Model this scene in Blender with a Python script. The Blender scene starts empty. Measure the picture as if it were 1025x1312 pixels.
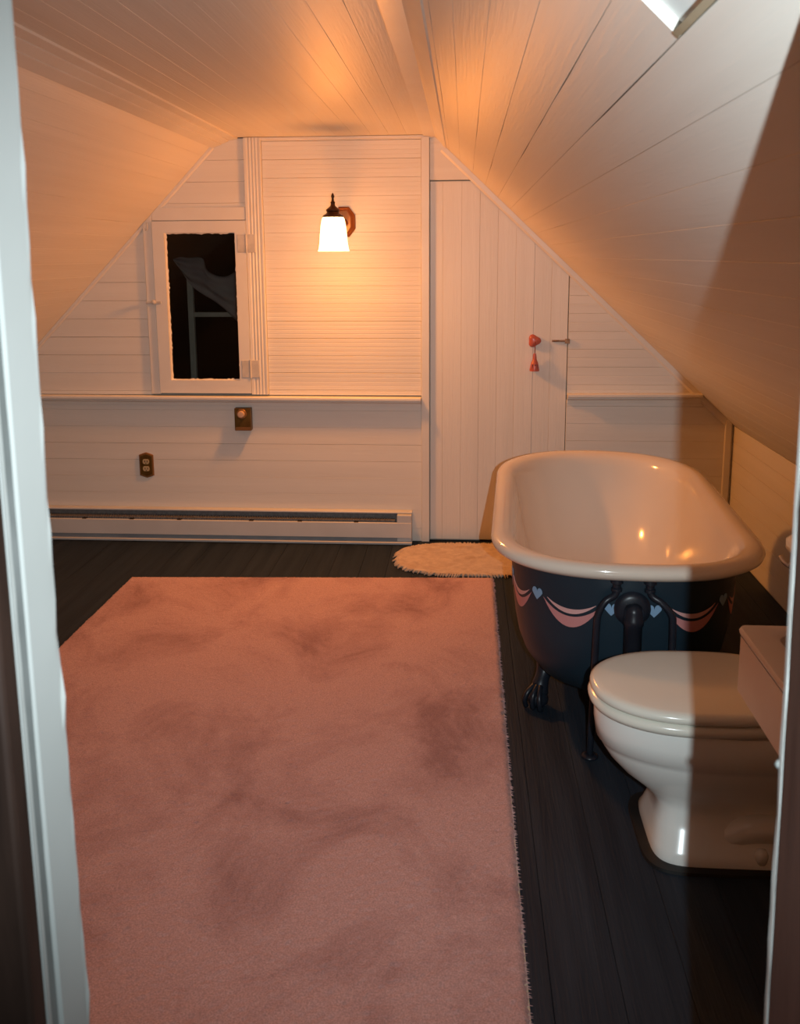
import bpy, bmesh, math, random
from mathutils import Vector, Matrix
random.seed(7)
scene = bpy.context.scene
COL = scene.collection

# ------------------------------------------------------------------ camera, world, flash, exposure
cam_d = bpy.data.cameras.new('camera')
cam = bpy.data.objects.new('camera', cam_d); COL.objects.link(cam)
cam_d.sensor_fit = 'VERTICAL'
cam_d.lens = 18.0
cam_d.sensor_height = 18.0 * 1312 / 1177.0
cam_d.sensor_width = cam_d.sensor_height * 1025 / 1312
cam_d.shift_y = -112 / 1312.0
cam_d.clip_start = 0.02
EYE = Vector((0, 0, 1.5))
def _n(v): return Vector(v).normalized()
_vy = _n((595 - 512.5, 327 - 544, 1177.0))                    # room depth axis in view space (x right, y down, z ahead)
_vd = Vector((40, 6196, 1177.0)); _vd = (_vd - _vd.dot(_vy) * _vy).normalized()
_vx = _vd.cross(_vy)
if _vx.x < 0: _vx = -_vx
right = Vector((_vx.x, _vy.x, -_vd.x)); up = -Vector((_vx.y, _vy.y, -_vd.y)); back = -Vector((_vx.z, _vy.z, -_vd.z))
m = Matrix((right, up, back)).transposed().to_4x4(); m.translation = EYE
cam.matrix_world = m
cam_d.dof.use_dof = True
cam_d.dof.focus_distance = 4.0
cam_d.dof.aperture_fstop = 5.6
scene.camera = cam

world = bpy.data.worlds.new('night'); scene.world = world; world.use_nodes = True
world.node_tree.nodes['Background'].inputs[0].default_value = (0.004, 0.004, 0.005, 1)
world.node_tree.nodes['Background'].inputs[1].default_value = 1.0

flash_d = bpy.data.lights.new('camera_flash', 'SPOT')
flash_d.energy = 200; flash_d.color = (0.82, 0.95, 1.0)
flash_d.spot_size = math.radians(92); flash_d.spot_blend = 1.0
flash_d.shadow_soft_size = 0.005
flash = bpy.data.objects.new('camera_flash', flash_d); COL.objects.link(flash)
fm = Matrix((right, up, back)).transposed().to_4x4(); fm.translation = (0.102, 0.0, 1.5)
flash.matrix_world = fm

scene.view_settings.view_transform = 'Standard'
scene.view_settings.look = 'None'
scene.view_settings.exposure = -0.52
scene.view_settings.gamma = 1.0
scene.view_settings.use_curve_mapping = False

LAMP_W = 122.0
LAMP_RGB = (1.0, 0.34, 0.056)

# ------------------------------------------------------------------ materials
def new_mat(name):
    mt = bpy.data.materials.new(name); mt.use_nodes = True
    nt = mt.node_tree; b = nt.nodes['Principled BSDF']
    return mt, nt, b
def noise_mat(name, c1, c2, scale=6.0, rough=0.5, bump=0.0, bscale=60.0, stretch=(1, 1, 1), spec=0.4, metal=0.0, lo=0.35, hi=0.65, detail=4.0, coat=0.0, sheen=0.0, bdist=0.003):
    mt, nt, b = new_mat(name)
    tc = nt.nodes.new('ShaderNodeTexCoord'); mp = nt.nodes.new('ShaderNodeMapping')
    mp.inputs['Scale'].default_value = stretch
    nt.links.new(tc.outputs['Object'], mp.inputs['Vector'])
    nz = nt.nodes.new('ShaderNodeTexNoise'); nz.inputs['Scale'].default_value = scale; nz.inputs['Detail'].default_value = detail
    nt.links.new(mp.outputs[0], nz.inputs['Vector'])
    cr = nt.nodes.new('ShaderNodeValToRGB')
    cr.color_ramp.elements[0].position = lo; cr.color_ramp.elements[1].position = hi
    cr.color_ramp.elements[0].color = (*c1, 1); cr.color_ramp.elements[1].color = (*c2, 1)
    nt.links.new(nz.outputs['Fac'], cr.inputs['Fac']); nt.links.new(cr.outputs['Color'], b.inputs['Base Color'])
    b.inputs['Roughness'].default_value = rough; b.inputs['Metallic'].default_value = metal
    b.inputs['Specular IOR Level'].default_value = spec
    b.inputs['Coat Weight'].default_value = coat; b.inputs['Sheen Weight'].default_value = sheen
    if bump:
        n2 = nt.nodes.new('ShaderNodeTexNoise'); n2.inputs['Scale'].default_value = bscale; n2.inputs['Detail'].default_value = 3
        nt.links.new(mp.outputs[0], n2.inputs['Vector'])
        bp = nt.nodes.new('ShaderNodeBump'); bp.inputs['Strength'].default_value = bump; bp.inputs['Distance'].default_value = bdist
        nt.links.new(n2.outputs['Fac'], bp.inputs['Height']); nt.links.new(bp.outputs['Normal'], b.inputs['Normal'])
    return mt

M = {}
M['paint_x'] = noise_mat('cream_paint_grain_across', (.755, .715, .645), (.80, .76, .69), 4, .5, .25, 40, (.15, 1, 4), .35)
M['paint_y'] = noise_mat('cream_paint_grain_deep', (.755, .715, .645), (.80, .76, .69), 4, .5, .25, 40, (4, .15, 4), .35)
M['paint_z'] = noise_mat('cream_paint_grain_upright', (.755, .715, .645), (.80, .76, .69), 4, .42, .3, 40, (4, 4, .15), .4)
M['trim'] = noise_mat('cream_gloss_trim', (.76, .72, .65), (.80, .76, .69), 5, .4, .15, 30, (1, 1, 1), .45)
M['backing'] = noise_mat('painted_joint_backing', (.40, .34, .27), (.48, .41, .33), 8, .9)
M['floor'] = noise_mat('blue_black_floor_paint', (.012, .019, .029), (.027, .038, .053), 3.5, .62, .6, 22, (7, .35, 1), .14, lo=.3, hi=.75, detail=8)
M['night'] = noise_mat('darkness_black_boards', (.006, .004, .003), (.011, .008, .006), 4, .9, spec=.1)  # near-black colour stands in for the darkness behind the window
M['jamb_white'] = noise_mat('cool_white_jamb_paint', (.37, .378, .362), (.405, .412, .396), 5, .5, .1, 20)
M['jamb_grey'] = noise_mat('grey_jamb_groove', (.13, .14, .135), (.19, .20, .195), 14, .6)
M['brown'] = noise_mat('dark_brown_stain', (.020, .011, .008), (.042, .023, .017), 7, .5, .2, 30, (4, 4, .6))
M['raw_wood'] = noise_mat('bare_wood_edge', (.30, .24, .15), (.42, .35, .24), 12, .7)
M['white_panel'] = noise_mat('bright_white_panel', (.86, .88, .86), (.90, .92, .90), 4, .6)
M['enamel'] = noise_mat('warm_white_enamel', (.74, .66, .56), (.77, .69, .59), 2, .12, spec=.5, coat=.3)
M['tub_navy'] = noise_mat('navy_paint', (.009, .023, .036), (.012, .029, .044), 5, .42, .15, 40, spec=.4)
M['tub_black'] = noise_mat('black_iron_paint', (.009, .012, .019), (.015, .019, .028), 9, .34, .1, 30, spec=.35)
M['pink'] = noise_mat('pink_paint', (.55, .22, .22), (.60, .26, .25), 9, .5)
M['pink_light'] = noise_mat('light_pink_paint', (.66, .36, .34), (.70, .40, .38), 9, .5)
M['heart'] = noise_mat('pale_blue_paint', (.20, .35, .53), (.25, .40, .58), 9, .5)
M['china'] = noise_mat('white_china', (.78, .80, .76), (.81, .83, .79), 2, .2, spec=.5, coat=.3)
M['seat'] = noise_mat('ivory_seat_plastic', (.74, .73, .64), (.77, .76, .67), 2, .2, spec=.5)
M['gasket'] = noise_mat('black_base_seal', (.008, .008, .008), (.014, .014, .014), 9, .5)
M['sink'] = noise_mat('pinkish_beige_sink', (.66, .57, .50), (.71, .62, .55), 5, .4, .1, 40)
M['basin'] = noise_mat('sink_bowl', (.40, .36, .28), (.44, .40, .32), 5, .25)
M['chrome'] = noise_mat('worn_chrome', (.55, .52, .48), (.65, .62, .58), 9, .2, metal=1)
M['brass'] = noise_mat('dull_brass', (.11, .062, .012), (.17, .10, .022), 18, .42, metal=.55)
M['brass_edge'] = noise_mat('brass_rim', (.26, .13, .045), (.32, .17, .06), 18, .4, metal=.5)
M['ivory'] = noise_mat('ivory_plastic', (.50, .38, .20), (.55, .42, .23), 9, .4)
M['dark_slot'] = noise_mat('slot_black', (.012, .009, .006), (.02, .014, .01), 9, .8)
M['knob_tan'] = noise_mat('tan_dial', (.52, .34, .22), (.58, .39, .26), 9, .45)
M['heater'] = noise_mat('grey_white_enamelled_steel', (.56, .55, .53), (.61, .60, .58), 4, .42, spec=.4)
M['heater_shadow'] = noise_mat('grey_gap_shadow', (.24, .25, .26), (.29, .30, .31), 12, .5)
M['fins'] = noise_mat('dusty_fins', (.16, .15, .145), (.21, .20, .19), 60, .6)
M['bronze'] = noise_mat('oil_rubbed_bronze', (.055, .022, .010), (.11, .042, .016), 20, .38, metal=.6)
M['copper'] = noise_mat('copper_bronze', (.30, .10, .035), (.40, .15, .05), 15, .32, metal=.7)
M['red'] = noise_mat('coral_red_ceramic', (.46, .105, .075), (.52, .135, .095), 14, .3, spec=.5)
M['red_dark'] = noise_mat('dark_red_print', (.16, .02, .02), (.22, .03, .03), 14, .4)
M['grey_bar'] = noise_mat('grey_window_paint', (.40, .41, .38), (.46, .47, .44), 9, .6)
M['curtain'] = noise_mat('sheer_grey_cloth', (.24, .22, .24), (.34, .32, .33), 7, .9, .3, 90, spec=.1)
M['mat'] = noise_mat('cream_cotton_chenille', (.50, .37, .265), (.62, .48, .35), 30, .95, .8, 160, spec=.05, sheen=.2)
M['old_metal'] = noise_mat('painted_hardware', (.52, .48, .42), (.66, .61, .54), 20, .45, .4, 60)
M['rust'] = noise_mat('rusty_hardware', (.18, .10, .05), (.36, .25, .16), 60, .5)

# rose carpet: pile shade varies where it has been walked on
def rug_mat():
    mt, nt, b = new_mat('rose_carpet_pile')
    tc = nt.nodes.new('ShaderNodeTexCoord')
    mp = nt.nodes.new('ShaderNodeMapping'); mp.inputs['Scale'].default_value = (1, .8, 1)
    nt.links.new(tc.outputs['Object'], mp.inputs['Vector'])
    a = nt.nodes.new('ShaderNodeTexNoise'); a.inputs['Scale'].default_value = 2.6; a.inputs['Detail'].default_value = 9; a.inputs['Roughness'].default_value = .66
    a.inputs['Distortion'].default_value = .6
    nt.links.new(mp.outputs[0], a.inputs['Vector'])
    r = nt.nodes.new('ShaderNodeValToRGB')
    e = r.color_ramp.elements
    e[0].position = .34; e[0].color = (.35, .185, .172, 1)
    e[1].position = .54; e[1].color = (.55, .330, .305, 1)
    x = r.color_ramp.elements.new(.43); x.color = (.465, .265, .245, 1)
    nt.links.new(a.outputs['Fac'], r.inputs['Fac'])
    f = nt.nodes.new('ShaderNodeTexNoise'); f.inputs['Scale'].default_value = 240; f.inputs['Detail'].default_value = 2
    nt.links.new(tc.outputs['Object'], f.inputs['Vector'])
    fr = nt.nodes.new('ShaderNodeMapRange'); fr.inputs['From Min'].default_value = .3; fr.inputs['From Max'].default_value = .7
    fr.inputs['To Min'].default_value = .78; fr.inputs['To Max'].default_value = 1.18
    nt.links.new(f.outputs['Fac'], fr.inputs['Value'])
    mx = nt.nodes.new('ShaderNodeMixRGB'); mx.blend_type = 'MULTIPLY'; mx.inputs['Fac'].default_value = 1
    nt.links.new(r.outputs['Color'], mx.inputs['Color1']); nt.links.new(fr.outputs[0], mx.inputs['Color2'])
    nt.links.new(mx.outputs[0], b.inputs['Base Color'])
    b.inputs['Roughness'].default_value = .95; b.inputs['Specular IOR Level'].default_value = .05
    b.inputs['Sheen Weight'].default_value = .15
    return mt
M['rug'] = rug_mat()

def shade_mat():
    mt = bpy.data.materials.new('frosted_glass_shade'); mt.use_nodes = True
    nt = mt.node_tree; nt.nodes.clear()
    out = nt.nodes.new('ShaderNodeOutputMaterial')
    tr = nt.nodes.new('ShaderNodeBsdfTransparent'); tr.inputs[0].default_value = (1, .93, .84, 1)
    df = nt.nodes.new('ShaderNodeBsdfDiffuse'); df.inputs[0].default_value = (.8, .8, .8, 1)
    em = nt.nodes.new('ShaderNodeEmission'); em.inputs[0].default_value = (1, .90, .52, 1); em.inputs[1].default_value = 1.2
    tc = nt.nodes.new('ShaderNodeTexCoord'); nz = nt.nodes.new('ShaderNodeTexNoise'); nz.inputs['Scale'].default_value = 25
    nt.links.new(tc.outputs['Object'], nz.inputs['Vector'])
    mr = nt.nodes.new('ShaderNodeMapRange'); mr.inputs['To Min'].default_value = 12; mr.inputs['To Max'].default_value = 13.5
    nt.links.new(nz.outputs['Fac'], mr.inputs['Value']); nt.links.new(mr.outputs[0], em.inputs[1])
    m1 = nt.nodes.new('ShaderNodeMixShader'); m1.inputs[0].default_value = .5
    nt.links.new(df.outputs[0], m1.inputs[1]); nt.links.new(em.outputs[0], m1.inputs[2])
    m2 = nt.nodes.new('ShaderNodeMixShader'); m2.inputs[0].default_value = .30
    nt.links.new(tr.outputs[0], m2.inputs[1]); nt.links.new(m1.outputs[0], m2.inputs[2])
    nt.links.new(m2.outputs[0], out.inputs[0])
    return mt
M['shade'] = shade_mat()

def glass_mat():
    mt = bpy.data.materials.new('window_glass'); mt.use_nodes = True
    nt = mt.node_tree; nt.nodes.clear()
    out = nt.nodes.new('ShaderNodeOutputMaterial')
    tr = nt.nodes.new('ShaderNodeBsdfTransparent'); tr.inputs[0].default_value = (.8, .8, .77, 1)
    gl = nt.nodes.new('ShaderNodeBsdfGlossy'); gl.inputs['Roughness'].default_value = .02
    fr = nt.nodes.new('ShaderNodeFresnel'); fr.inputs[0].default_value = 1.3
    mx = nt.nodes.new('ShaderNodeMixShader')
    nt.links.new(fr.outputs[0], mx.inputs[0]); nt.links.new(tr.outputs[0], mx.inputs[1]); nt.links.new(gl.outputs[0], mx.inputs[2])
    nt.links.new(mx.outputs[0], out.inputs[0])
    return mt
M['glass'] = glass_mat()

# ------------------------------------------------------------------ mesh helpers
def link(o, parent=None):
    COL.objects.link(o)
    if parent is not None: o.parent = parent
    return o
def tag(o, label=None, cat=None, group=None, kind=None):
    if label: o['label'] = label
    if cat: o['category'] = cat
    if group: o['group'] = group
    if kind: o['kind'] = kind
    return o
def empty(name, loc=(0, 0, 0), rz=0):
    o = bpy.data.objects.new(name, None); COL.objects.link(o)
    o.location = loc; o.rotation_euler = (0, 0, rz); o.empty_display_size = .1
    bpy.context.view_layer.update()
    return o
def mesh_obj(name, verts, faces, mat, parent=None, smooth=False):
    me = bpy.data.meshes.new(name); me.from_pydata([tuple(v) for v in verts], [], faces); me.update()
    bm = bmesh.new(); bm.from_mesh(me); bmesh.ops.recalc_face_normals(bm, faces=bm.faces); bm.to_mesh(me); bm.free()
    if smooth:
        for p in me.polygons: p.use_smooth = True
    me.materials.append(M[mat] if isinstance(mat, str) else mat)
    return link(bpy.data.objects.new(name, me), parent)
class Build:
    """collects shapes that belong to ONE part"""
    def __init__(s): s.v = []; s.f = []
    def add(s, v, f):
        k = len(s.v); s.v += [tuple(p) for p in v]; s.f += [tuple(i + k for i in q) for q in f]; return s
    def box(s, x0, x1, y0, y1, z0, z1):
        v = [(x, y, z) for z in (z0, z1) for y in (y0, y1) for x in (x0, x1)]
        return s.add(v, [(0, 2, 3, 1), (4, 5, 7, 6), (0, 1, 5, 4), (2, 6, 7, 3), (0, 4, 6, 2), (1, 3, 7, 5)])
    def rings(s, rr, cap0=True, cap1=True, closed=True):
        n = len(rr[0]); v = [p for r in rr for p in r]; f = []
        for i in range(len(rr) - 1):
            for j in range(n if closed else n - 1):
                f.append((i * n + j, i * n + (j + 1) % n, (i + 1) * n + (j + 1) % n, (i + 1) * n + j))
        if cap0: f.append(tuple(range(n - 1, -1, -1)))
        if cap1: f.append(tuple(range((len(rr) - 1) * n, len(rr) * n)))
        return s.add(v, f)
    def tube(s, pts, r, n=10, rs=None):
        pts = [Vector(p) for p in pts]; rr = []; prev = None
        for i, p in enumerate(pts):
            d = (pts[min(i + 1, len(pts) - 1)] - pts[max(i - 1, 0)]).normalized()
            a = prev if prev is not None else (Vector((0, 0, 1)) if abs(d.z) < .9 else Vector((1, 0, 0)))
            a = (a - a.dot(d) * d).normalized(); b = d.cross(a); prev = a
            q = rs[i] if rs else r
            rr.append([p + q * (math.cos(2 * math.pi * k / n) * a + math.sin(2 * math.pi * k / n) * b) for k in range(n)])
        return s.rings(rr)
    def lathe(s, prof, c=(0, 0, 0), n=24, axis='z', cap=True):
        rr = []
        for r, h in prof:
            ring = []
            for k in range(n):
                t = 2 * math.pi * k / n; a, b = r * math.cos(t), r * math.sin(t)
                p = (a, b, h) if axis == 'z' else ((a, h, b) if axis == 'y' else (h, a, b))
                ring.append((p[0] + c[0], p[1] + c[1], p[2] + c[2]))
            rr.append(ring)
        return s.rings(rr, cap, cap)
    def build(s, name, mat, parent=None, smooth=False, bevel=0, seg=2, auto=None):
        o = mesh_obj(name, s.v, s.f, mat, parent, smooth)
        if bevel:
            b = o.modifiers.new('bevel', 'BEVEL'); b.width = bevel; b.segments = seg; b.limit_method = 'ANGLE'; b.angle_limit = math.radians(35)
        if auto is not None:
            o.data.set_sharp_from_angle(angle=math.radians(auto))
        return o
def spline(pts, n=8):
    pts = [Vector(p) for p in pts]; out = []
    for i in range(len(pts) - 1):
        p0 = pts[max(i - 1, 0)]; p1 = pts[i]; p2 = pts[i + 1]; p3 = pts[min(i + 2, len(pts) - 1)]
        for k in range(n):
            t = k / n
            out.append(.5 * ((2 * p1) + (p2 - p0) * t + (2 * p0 - 5 * p1 + 4 * p2 - p3) * t * t + (3 * p1 - p0 - 3 * p2 + p3) * t ** 3))
    out.append(pts[-1]); return out
def clip(poly, a, b, c):
    """keep the part of a 2-D polygon where a*x + b*z <= c"""
    out = []
    for i in range(len(poly)):
        p, q = poly[i], poly[(i + 1) % len(poly)]
        dp = a * p[0] + b * p[1] - c; dq = a * q[0] + b * q[1] - c
        if dp <= 0: out.append(p)
        if (dp < 0 < dq) or (dq < 0 < dp):
            t = dp / (dp - dq); out.append((p[0] + (q[0] - p[0]) * t, p[1] + (q[1] - p[1]) * t))
    return out
def inset(poly, c):
    n = len(poly); area = sum(poly[i][0] * poly[(i + 1) % n][1] - poly[(i + 1) % n][0] * poly[i][1] for i in range(n))
    if area < 0: poly = poly[::-1]
    lines = []
    for i in range(n):
        p, q = poly[i], poly[(i + 1) % n]; dx, dz = q[0] - p[0], q[1] - p[1]; L = math.hypot(dx, dz) or 1e-9
        nx, nz = -dz / L, dx / L
        lines.append((p[0] + nx * c, p[1] + nz * c, dx / L, dz / L))
    out = []
    for i in range(n):
        x1, z1, a1, b1 = lines[i - 1]; x2, z2, a2, b2 = lines[i]
        d = a1 * b2 - b1 * a2
        if abs(d) < 1e-6: out.append((x2, z2)); continue
        t = ((x2 - x1) * b2 - (z2 - z1) * a2) / d
        out.append((x1 + a1 * t, z1 + b1 * t))
    return poly, out

# ------------------------------------------------------------------ the room
D = 4.709                       # back wall
YF = 0.68                       # room side of the front partition
KL, KR = -2.80, 1.375           # knee walls
ZC = 2.085                      # flat ceiling
SL = 1.0233; SR = 0.9422        # slopes of the two roof sides
def zl(x): return 2.065 + (x + 1.252) * SL
def zr(x): return 2.076 - (x + 0.150) * SR
def room_clip(poly):
    poly = clip(poly, -SL, 1, 2.065 + 1.252 * SL)
    poly = clip(poly, SR, 1, 2.076 + (-0.150) * -SR * -1) if False else clip(poly, SR, 1, 2.076 - .150 * SR)
    poly = clip(poly, 0, 1, ZC)
    return poly

# floor: planks run away from the door
floor = Build().box(KL - .05, KR + .05, -.6, D + .8, -.12, -.03).build('floor', 'backing')
tag(floor, 'dark blue-black painted plank floor', 'floor', kind='structure')
x = KL
while x < KR:
    w = random.uniform(.125, .15); x1 = min(x + w, KR)
    g = random.uniform(.0002, .0006); dz = random.uniform(-.0006, 0)
    a, b = inset([(x + g, YF - .12), (x1 - g, YF - .12), (x1 - g, D + .03), (x + g, D + .03)], .001)
    v = [(p[0], p[1], -.03) for p in a] + [(p[0], p[1], -.001 + dz) for p in a] + [(p[0], p[1], dz) for p in b]
    f = [(3, 2, 1, 0), (8, 9, 10, 11)] + [(i, (i + 1) % 4, 4 + (i + 1) % 4, 4 + i) for i in range(4)] + [(4 + i, 4 + (i + 1) % 4, 8 + (i + 1) % 4, 8 + i) for i in range(4)]
    mesh_obj('plank', v, f, 'floor', floor)
    x = x1

# boards laid along the room: o + s*es + y*ey + n*en, visible side n = 0
def long_board(o, es, en, s0, s1, y0, y1, mat, parent, name='board', wander=.0012, th=.014, crack=.12):
    o, es, en = Vector(o), Vector(es), Vector(en); ey = Vector((0, 1, 0))
    N = 15; rr = []; up_ = random.uniform(-.0001, .0001)
    for i in range(N):
        y = y0 + (y1 - y0) * i / (N - 1)
        gl = .00015 + abs(random.gauss(0, wander * .12)) + (random.uniform(.0006, .0020) if random.random() < crack * .6 else 0)
        gr = .00015 + abs(random.gauss(0, wander * .12))
        a, b = s0 + gl, s1 - gr; c = .0004
        prof = [(a, th), (a, up_ + c), (a + c, up_), (b - c, up_), (b, up_ + c), (b, th)]
        rr.append([o + es * s + en * n + ey * y for s, n in prof])
    return Build().rings(rr).build(name, mat, parent)

ceiling = Build()
# backing behind the boards (flat part and both roof slopes), with the roof window left open
UR = Vector((1, 0, -SR)).normalized(); NR = Vector((SR, 0, 1)).normalized()      # down the right slope, outwards
UL = Vector((-1, 0, -SL)).normalized(); NL = Vector((-SL, 0, 1)).normalized()
OR = Vector((-.150, 0, 2.076)); OL = Vector((-1.252, 0, 2.065))
LR = (KR + .150) / UR.x; LL = (KL + 1.252) / UL.x
SK0, SK1, SKY0, SKY1 = .10, .374 / UR.x, .70, 1.042                              # roof window opening on the right slope
def slab(B, o, es, en, s0, s1, y0, y1, n0=.016, n1=.05):
    ey = Vector((0, 1, 0))
    v = [o + es * s + ey * y + en * n for n in (n0, n1) for y in (y0, y1) for s in (s0, s1)]
    B.add(v, [(0, 2, 3, 1), (4, 5, 7, 6), (0, 1, 5, 4), (2, 6, 7, 3), (0, 4, 6, 2), (1, 3, 7, 5)])
slab(ceiling, Vector((-1.30, 0, ZC)), Vector((1, 0, 0)), Vector((0, 0, 1)), 0, 1.2, YF - .1, D + .1)
slab(ceiling, OL, UL, NL, 0, LL + .05, YF - .1, D + .1)
slab(ceiling, OR, UR, NR, 0, SK0, YF - .1, D + .1)
slab(ceiling, OR, UR, NR, SK1, LR + .05, YF - .1, D + .1)
slab(ceiling, OR, UR, NR, SK0, SK1, SKY1, D + .1)
slab(ceiling, OR, UR, NR, SK0, SK1, YF - .1, SKY0)
ceiling = ceiling.build('ceiling', 'backing')
tag(ceiling, 'cream painted board ceiling, flat in the middle and sloping to both sides', 'ceiling', kind='structure')
n = 11; w = (1.155 - .20) / n
for i in range(n):
    long_board((-1.155, 0, ZC), (1, 0, 0), (0, 0, 1), i * w, (i + 1) * w, YF, D, 'paint_y', ceiling)
n = 24; w = LL / n
for i in range(n):
    long_board(OL, UL, NL, i * w, (i + 1) * w, YF, D, 'paint_y', ceiling, crack=.22)
edges = [0.0]
while edges[-1] < LR - .05: edges.append(edges[-1] + .086)
edges[-1] = LR
k = min(range(len(edges)), key=lambda q: abs(edges[q] - SK1)); edges[k] = SK1
k0 = min(range(len(edges)), key=lambda q: abs(edges[q] - SK0)); edges[k0] = SK0
for i in range(len(edges) - 1):
    a, b = edges[i], edges[i + 1]
    ys = SKY1 if (a >= SK0 - 1e-4 and b <= SK1 + 1e-4) else YF
    long_board(OR, UR, NR, a, b, ys, D, 'paint_y', ceiling, crack=.30)

# roof window in the right slope: closed by a white panel set into the boards, bare lower edge
win_roof = empty('window_2'); tag(win_roof, 'white panelled roof window set into the right ceiling slope', 'skylight', kind='structure')
ey = Vector((0, 1, 0))
B = Build(); slab(B, OR, UR, NR, SK0, SK1 - .002, SKY0, SKY1 - .002, .012, .024); B.build('panel', 'white_panel', win_roof)
B = Build(); slab(B, OR, UR, NR, SK1 - .009, SK1 - .0005, SKY0, SKY1 - .004, -.003, .0118); B.build('bare_edge', 'raw_wood', win_roof)

# mouldings where the flat ceiling meets the slopes
def sweep_y(prof, y0, y1, name, mat, parent=None, bevel=0):
    return Build().rings([[(p[0], y, p[1]) for p in prof] for y in (y0, y1)]).build(name, mat, parent, bevel=bevel)
t = empty('trim_1'); tag(t, 'stepped cream moulding along the left edge of the flat ceiling', 'moulding', kind='structure')
sweep_y([(-1.135, ZC), (-1.135, ZC - .008), (-1.175, ZC - .013), (-1.185, ZC)], YF, D - .001, 'fillet', 'trim', t)
sweep_y([(-1.178, ZC), (-1.178, ZC - .016), (-1.215, ZC - .030), (-1.235, zl(-1.235) + .005), (-1.245, ZC)], YF, D - .001, 'cove', 'trim', t)
sweep_y([(-1.218, ZC - .01), (-1.218, ZC - .033), (-1.268, zl(-1.268) - .013), (-1.279, zl(-1.279) + .004)], YF, D - .001, 'bead', 'trim', t)
t = empty('trim_2'); tag(t, 'flat cream board along the ridge between ceiling and right slope', 'moulding', kind='structure')
sweep_y([(-.205, ZC), (-.205, ZC - .007), (-.145, ZC - .012), (-.095, zr(-.095) - .008), (-.088, zr(-.088) + .003), (-.15, ZC + .004)], YF, D - .001, 'ridge_board', 'trim', t)

# back wall
WX0, WX1, WZ0, WZ1 = -1.545, -1.148, .848, 1.637         # hole for the window
back = Build()
def wall_piece(poly, y0=D + .03, y1=D + .055):
    poly = room_clip(poly)
    if len(poly) < 3: return
    n = len(poly); back.add([(p[0], y0, p[1]) for p in poly] + [(p[0], y1, p[1]) for p in poly],
        [tuple(range(n)), tuple(range(2 * n - 1, n - 1, -1))] + [(i, (i + 1) % n, n + (i + 1) % n, n + i) for i in range(n)])
wall_piece([(KL, 0), (WX0, 0), (WX0, 2.2), (KL, 2.2)]); wall_piece([(WX1, 0), (KR, 0), (KR, 2.2), (WX1, 2.2)])
wall_piece([(WX0, 0), (WX1, 0), (WX1, WZ0), (WX0, WZ0)]); wall_piece([(WX0, WZ1), (WX1, WZ1), (WX1, 2.2), (WX0, 2.2)])
back = back.build('wall_back', 'backing')
tag(back, 'cream painted gable wall of horizontal boards', 'wall', kind='structure')
def flat_plank(poly, mat, parent, name='plank', y=D, th=.022, c=.0006, clipit=True):
    if clipit: poly = room_clip(poly)
    if len(poly) < 3: return None
    a, b = inset(poly, c); n = len(a); dy = random.uniform(-.0006, .0006)
    v = [(p[0], y + th, p[1]) for p in a] + [(p[0], y + c + dy, p[1]) for p in a] + [(p[0], y + dy, p[1]) for p in b]
    f = [tuple(range(n)), tuple(range(3 * n - 1, 2 * n - 1, -1))]
    for k in (0, n): f += [(k + i, k + n + i, k + n + (i + 1) % n, k + (i + 1) % n) for i in range(n)]
    return mesh_obj(name, v, f, mat, parent)
def bead_plank(x0, x1, z0, z1, mat, parent, beads=2, y=D, th=.022, depth=.0008):
    """horizontal board whose face carries fine milled beads"""
    h = z1 - z0; dy = random.uniform(-.0008, .0008); c = .0016
    prof = [(z0, th), (z0, c), (z0 + c, 0)]
    for k in range(beads):
        zc = z0 + h * (k + 1) / (beads + 1); prof += [(zc - .0032, 0), (zc - .0005, depth), (zc + .0005, depth), (zc + .0032, 0)]
    prof += [(z1 - c, 0), (z1, c), (z1, th)]
    return Build().rings([[(x, y + dy + n, z) for z, n in prof] for x in (x0, x1)]).build('plank', mat, parent)
def rows(x0, x1, z0, z1, step, phase=0, mat='paint_x', beads=0, gap=.0002):
    z = z0 + phase
    if phase > 0: z -= step
    while z < z1 - .004:
        a, b = max(z, z0), min(z + step, z1); z += step
        if b - a < .006: continue
        g = gap + (random.uniform(.0003, .0009) if random.random() < .3 else 0)
        if beads: bead_plank(x0 + .0005, x1 - .0005, a + g, b - g, mat, back, beads)
        else: flat_plank([(x0, a + g), (x1, a + g), (x1, b - g), (x0, b - g)], mat, back)
rows(KL, -1.642, .785, 1.70, .0945, .02)                     # left of the window
rows(-1.642, -1.104, 1.747, 2.084, .105, .02)                # above the window
rows(-1.016, -.218, .785, 2.083, .0895, .027, beads=3)       # lamp panel
rows(KL, -.218, 0.0, .735, .0905, .07, beads=0)              # under the rail
rows(-.174, .525, 1.868, 2.083, .178, 0)                     # above the door
rows(.528, KR, .790, 1.50, .0905, .055, beads=1)             # right of the door
rows(.528, KR, 0.0, .767, .0905, .01, beads=0)

# trims on the back wall
def bar(name, x0, x1, z0, z1, y0, parent, mat='trim', y1=D + .002, bevel=.003):
    return Build().box(x0, x1, y0, y1, z0, z1).build(name, mat, parent, bevel=bevel)
def rail(nm, lab, x0, x1, za, zb):
    t = empty(nm); tag(t, lab, 'moulding', kind='structure')
    def sw(prof, name):   # prof: (depth from wall, height below the top)
        Build().rings([[(x0, D - d, za - h) for d, h in prof], [(x1, D - d, zb - h) for d, h in prof]]).build(name, 'trim', t)
    sw([(0, 0), (.048, 0), (.052, .004), (.052, .014), (.046, .018), (0, .018)], 'ledge')
    sw([(0, .018), (.026, .018), (.026, .026), (.014, .036), (.012, .050), (0, .052)], 'cove')
    return t
rail('trim_3', 'projecting cream ledge rail under the dark window', KL + .3, -.2185, .784, .779)
rail('trim_4', 'short cream ledge rail between door and low wall', .530, 1.20, .802, .806)
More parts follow.
